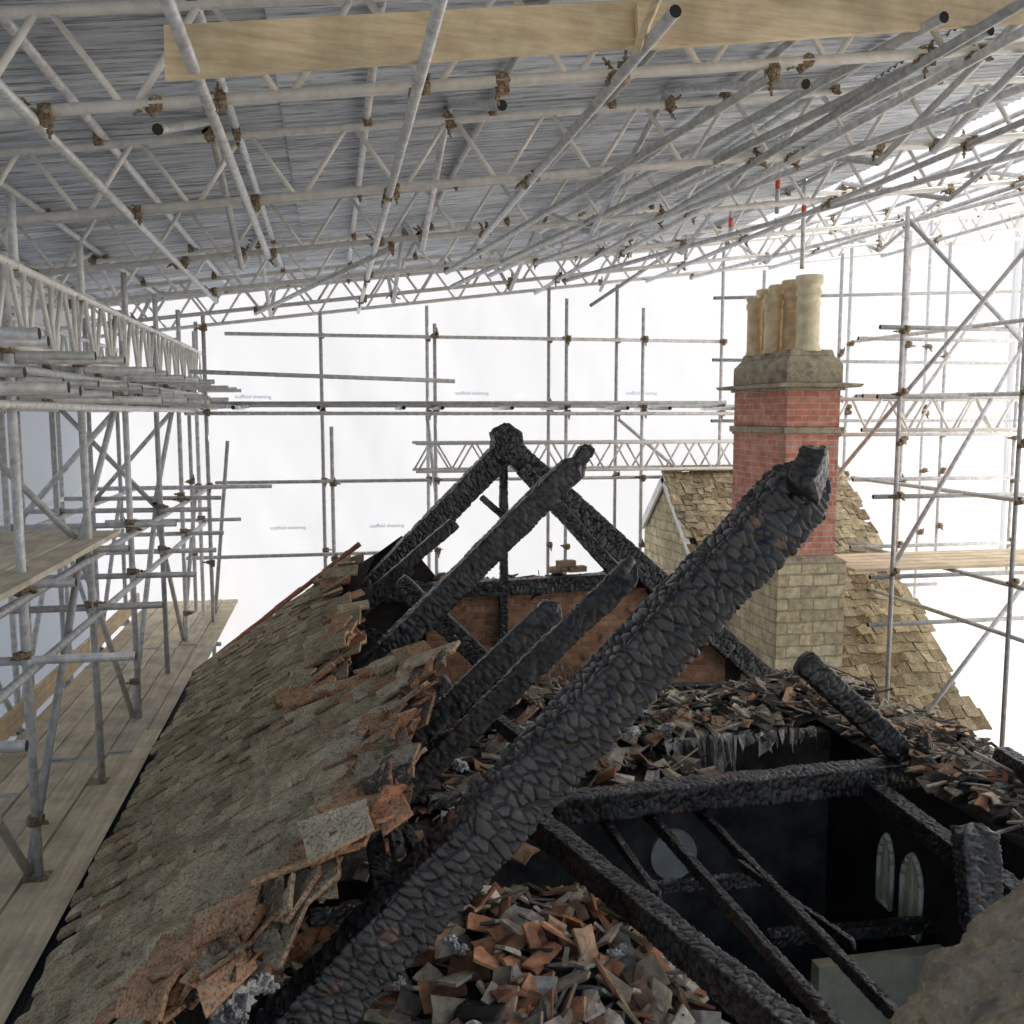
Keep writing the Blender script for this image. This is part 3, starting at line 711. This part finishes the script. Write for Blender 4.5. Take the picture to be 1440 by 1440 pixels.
# ---------------------------------------------------------------- neighbouring stone house with chimney
nh=empty('stone_house')
GXp,GR=5.3,8.2; RY,RZ2=14.15,-.96; EY,EZ2=10.44,-4.17; sl2=(RZ2-EZ2)/(RY-EY)
m=MB()
m.add([(GXp,EY+.15,-8),(GXp,15.2,-8),(GXp,15.2,RZ2-sl2*(15.2-RY)-.06),(GXp,RY,RZ2-.06),(GXp,EY+.15,EZ2+.06)],[(0,1,2,3,4)],0,(1,1,1),[[(EY,-8),(15.2,-8),(15.2,RZ2-sl2*(15.2-RY)),(RY,RZ2),(EY,EZ2)]])
m.bb(GXp+.01,GR,EY+.2,EY+.35,-8,EZ2,0); m.bb(GR-.1,GR+.0,EY+.4,15.2,-8,EZ2,0)
m.add([(GR+.01,EY+.15,-8),(GR+.01,15.2,-8),(GR+.01,15.2,RZ2-sl2*(15.2-RY)-.06),(GR+.01,RY,RZ2-.06),(GR+.01,EY+.15,EZ2+.06)],[(4,3,2,1,0)],0)
m.obj('walls',[MST],nh)
m=MB(); a2=math.atan(sl2); up=V((0,math.cos(a2),math.sin(a2))); nr=V((0,-math.sin(a2),math.cos(a2))); rt=V((1,0,0))
m.add([(GXp-.05,EY,EZ2-.02),(GR+.05,EY,EZ2-.02),(GR+.05,RY,RZ2-.02),(GXp-.05,RY,RZ2-.02)],[(0,1,2,3)],0,(.08,.07,.05))
m.add([(GXp-.05,RY,RZ2-.02),(GR+.05,RY,RZ2-.02),(GR+.05,15.2,RZ2-sl2*1.05),(GXp-.05,15.2,RZ2-sl2*1.05)],[(0,1,2,3)],0,(.12,.1,.07))
LS=(RY-EY)/math.cos(a2); s=0;i=0
while s<LS-.05:
    g2=.19-.08*s/LS; x=GXp-.08+U(-.1,0)
    while x<GR+.08:
        tw2=U(.12,.26)*(1-.3*s/LS)+.03
        if not(x<GXp-.15):
            c=V((x+tw2/2,EY,EZ2))+up*(s+g2*.85+U(-.03,.03))+nr*.02; ti=.09+U(-.03,.06)
            u2=(up*math.cos(ti)-nr*math.sin(ti)); rr=U(-.09,.09); r2=(rt*math.cos(rr)+u2*math.sin(rr)); u2=(u2*math.cos(rr)-rt*math.sin(rr)); n2=r2.cross(u2)
            g_=U(.6,1.2); ct=(.58*g_,.49*g_,.33*g_) if R()<.8 else (.36*g_,.27*g_,.17*g_)
            tile(m,c,r2,u2,n2,tw2*.97,g2*1.75,.028,ct,tuple(.6*q for q in ct),.0,0,.016)
        x+=tw2
    s+=g2;i+=1
for k in range(9): 
    tile(m,V((GXp+.1+k*.34,RY,RZ2+.06)),V((0,1,0)),V((1,0,0)),V((0,0,1)),.22,.33,.03,(.44,.37,.27),(.3,.24,.16),.06)
m.obj('stone_slates',[MSL],nh)
m=MB()
for sgn,ye,ze in ((-1,EY,EZ2),(1,15.2,RZ2-sl2*1.05)):
    p1=V((GXp-.06,RY,RZ2-.0)); p2=V((GXp-.06,ye,ze-.0)); d=(p2-p1); nrm=V((0,-d.z,d.y)).normalized()
    if nrm.z<0: nrm=-nrm
    m.box((p1+p2)/2-nrm*.05,d/2,(.02,0,0),nrm*.07,0,(.92,.91,.88))
m.obj('bargeboards',[MP],nh)
ch=empty('chimney_stack')
cx0,cx1,cy0,cy1=5.45,6.17,10.5,12.0
m=MB()
def rb(m,e,z0,z1,mat=0,e1=None,col=(1,1,1)):
    e1=e if e1 is None else e1
    vs=[(cx0-e,cy0-e,z0),(cx1+e,cy0-e,z0),(cx1+e,cy1+e,z0),(cx0-e,cy1+e,z0),(cx0-e1,cy0-e1,z1),(cx1+e1,cy0-e1,z1),(cx1+e1,cy1+e1,z1),(cx0-e1,cy1+e1,z1)]
    fs=[(0,1,5,4),(1,2,6,5),(2,3,7,6),(3,0,4,7),(4,5,6,7),(3,2,1,0)]
    wx,wy=cx1-cx0+2*e,cy1-cy0+2*e
    uv=[[(0,z0),(wx,z0),(wx,z1),(0,z1)],[(wx,z0),(wx+wy,z0),(wx+wy,z1),(wx,z1)],[(0,z0),(wx,z0),(wx,z1),(0,z1)],[(-wy,z0),(0,z0),(0,z1),(-wy,z1)],[(0,0)]*4,[(0,0)]*4]
    m.add(vs,fs,mat,col,uv)
rb(m,0,-1.75,-.23,0); rb(m,0,-.15,.30,0)
rb(m,.045,-.23,-.15,1); rb(m,.02,-.26,-.23,0); 
rb(m,.04,.30,.335,1); rb(m,.17,.335,.375,1,.20); rb(m,.20,.375,.395,1,.02)
rb(m,.015,.395,.62,1); rb(m,.015,.62,.72,1,-.06); rb(m,-.06,.72,.80,1,-.08); 
rb(m,.12,-1.83,-1.75,1,.01); rb(m,.10,-8,-1.83,2)
m.bb(cx0-.1,cx1,cy1+.1,cy1+.6,-8,-2.05,2)
st=m.obj('stack',[MBR,MLS,MST],ch)
bev=st.modifiers.new('bev','BEVEL'); bev.width=.008; bev.segments=1; bev.limit_method='ANGLE'
m=MB()
for k in range(4):
    y=cy0+.2+k*.36; cc=[(.95,.86,.60),(.88,.66,.42),(.92,.80,.54),(.92,.78,.52)][k]; x=cx0+.36; h=.92-.01*k
    prof=[(.17,0),(.17,.03),(.145,.06),(.14,.1),(.135,.55),(.15,.56),(.15,.60),(.135,.61),(.135,.68),(.155,.69),(.155,.74),(.14,.75),(.14,.80),(.165,.82),(.17,.88),(.16,h),(.125,h),(.12,.3)]
    m.lathe((x,y,.78),prof,24,0,cc)
for k in range(2):
    y=cy0+.38+k*.5; m.lathe((cx0+.12,y+.3,.78),[(.12,0),(.10,.06),(.10,.6),(.115,.62),(.115,.68),(.1,.7),(.12,.75),(.08,.75),(.08,.4)],20,0,(.90,.72,.48))
m.obj('chimney_pots',[MPOT],ch)

# ---------------------------------------------------------------- near coping stone (bottom right)
m=MB()
c=ray(1560,1560)*1.2; n=60
fwd=V((sA,cA,0)); rgt=V((cA,-sA,0)); zz=V((0,0,1))
ax1=(rgt*.66+zz*.75).normalized()*.42; ax2=(rgt*-.74+zz*.67).normalized()*.185; ax3=fwd*.22
vs=[];fs=[]
def face(o,a,b,s):
    base=len(vs)
    for j in range(n+1):
        for i in range(n+1):
            x=-1+2*i/n;y=-1+2*j/n
            p=[0,0,0]; p[o]=s; p[a]=x; p[b]=y
            q=(abs(p[0])**8+abs(p[1])**8+abs(p[2])**8)**(1/8.); p=[t/q for t in p]
            P=c+ax1*p[0]+ax2*p[1]+ax3*p[2]
            nn=(P-c).normalized(); P+=nn*(.03*noise.noise(P*6)+.016*noise.noise(P*20)+.012*noise.noise(P*50)+.006*noise.noise(P*110)); vs.append(P)
    for j in range(n):
        for i in range(n): fs.append((base+j*(n+1)+i,base+j*(n+1)+i+1,base+(j+1)*(n+1)+i+1,base+(j+1)*(n+1)+i))
for o,a,b in ((0,1,2),(1,2,0),(2,0,1)):
    for s in (-1,1): face(o,a,b,s)
m.add(vs,fs,0,(.8,.75,.66),None,True)
m.obj('coping_stone',[MLN])
print('VERTS',sum(len(o.data.vertices) for o in bpy.data.objects if o.type=='MESH'))
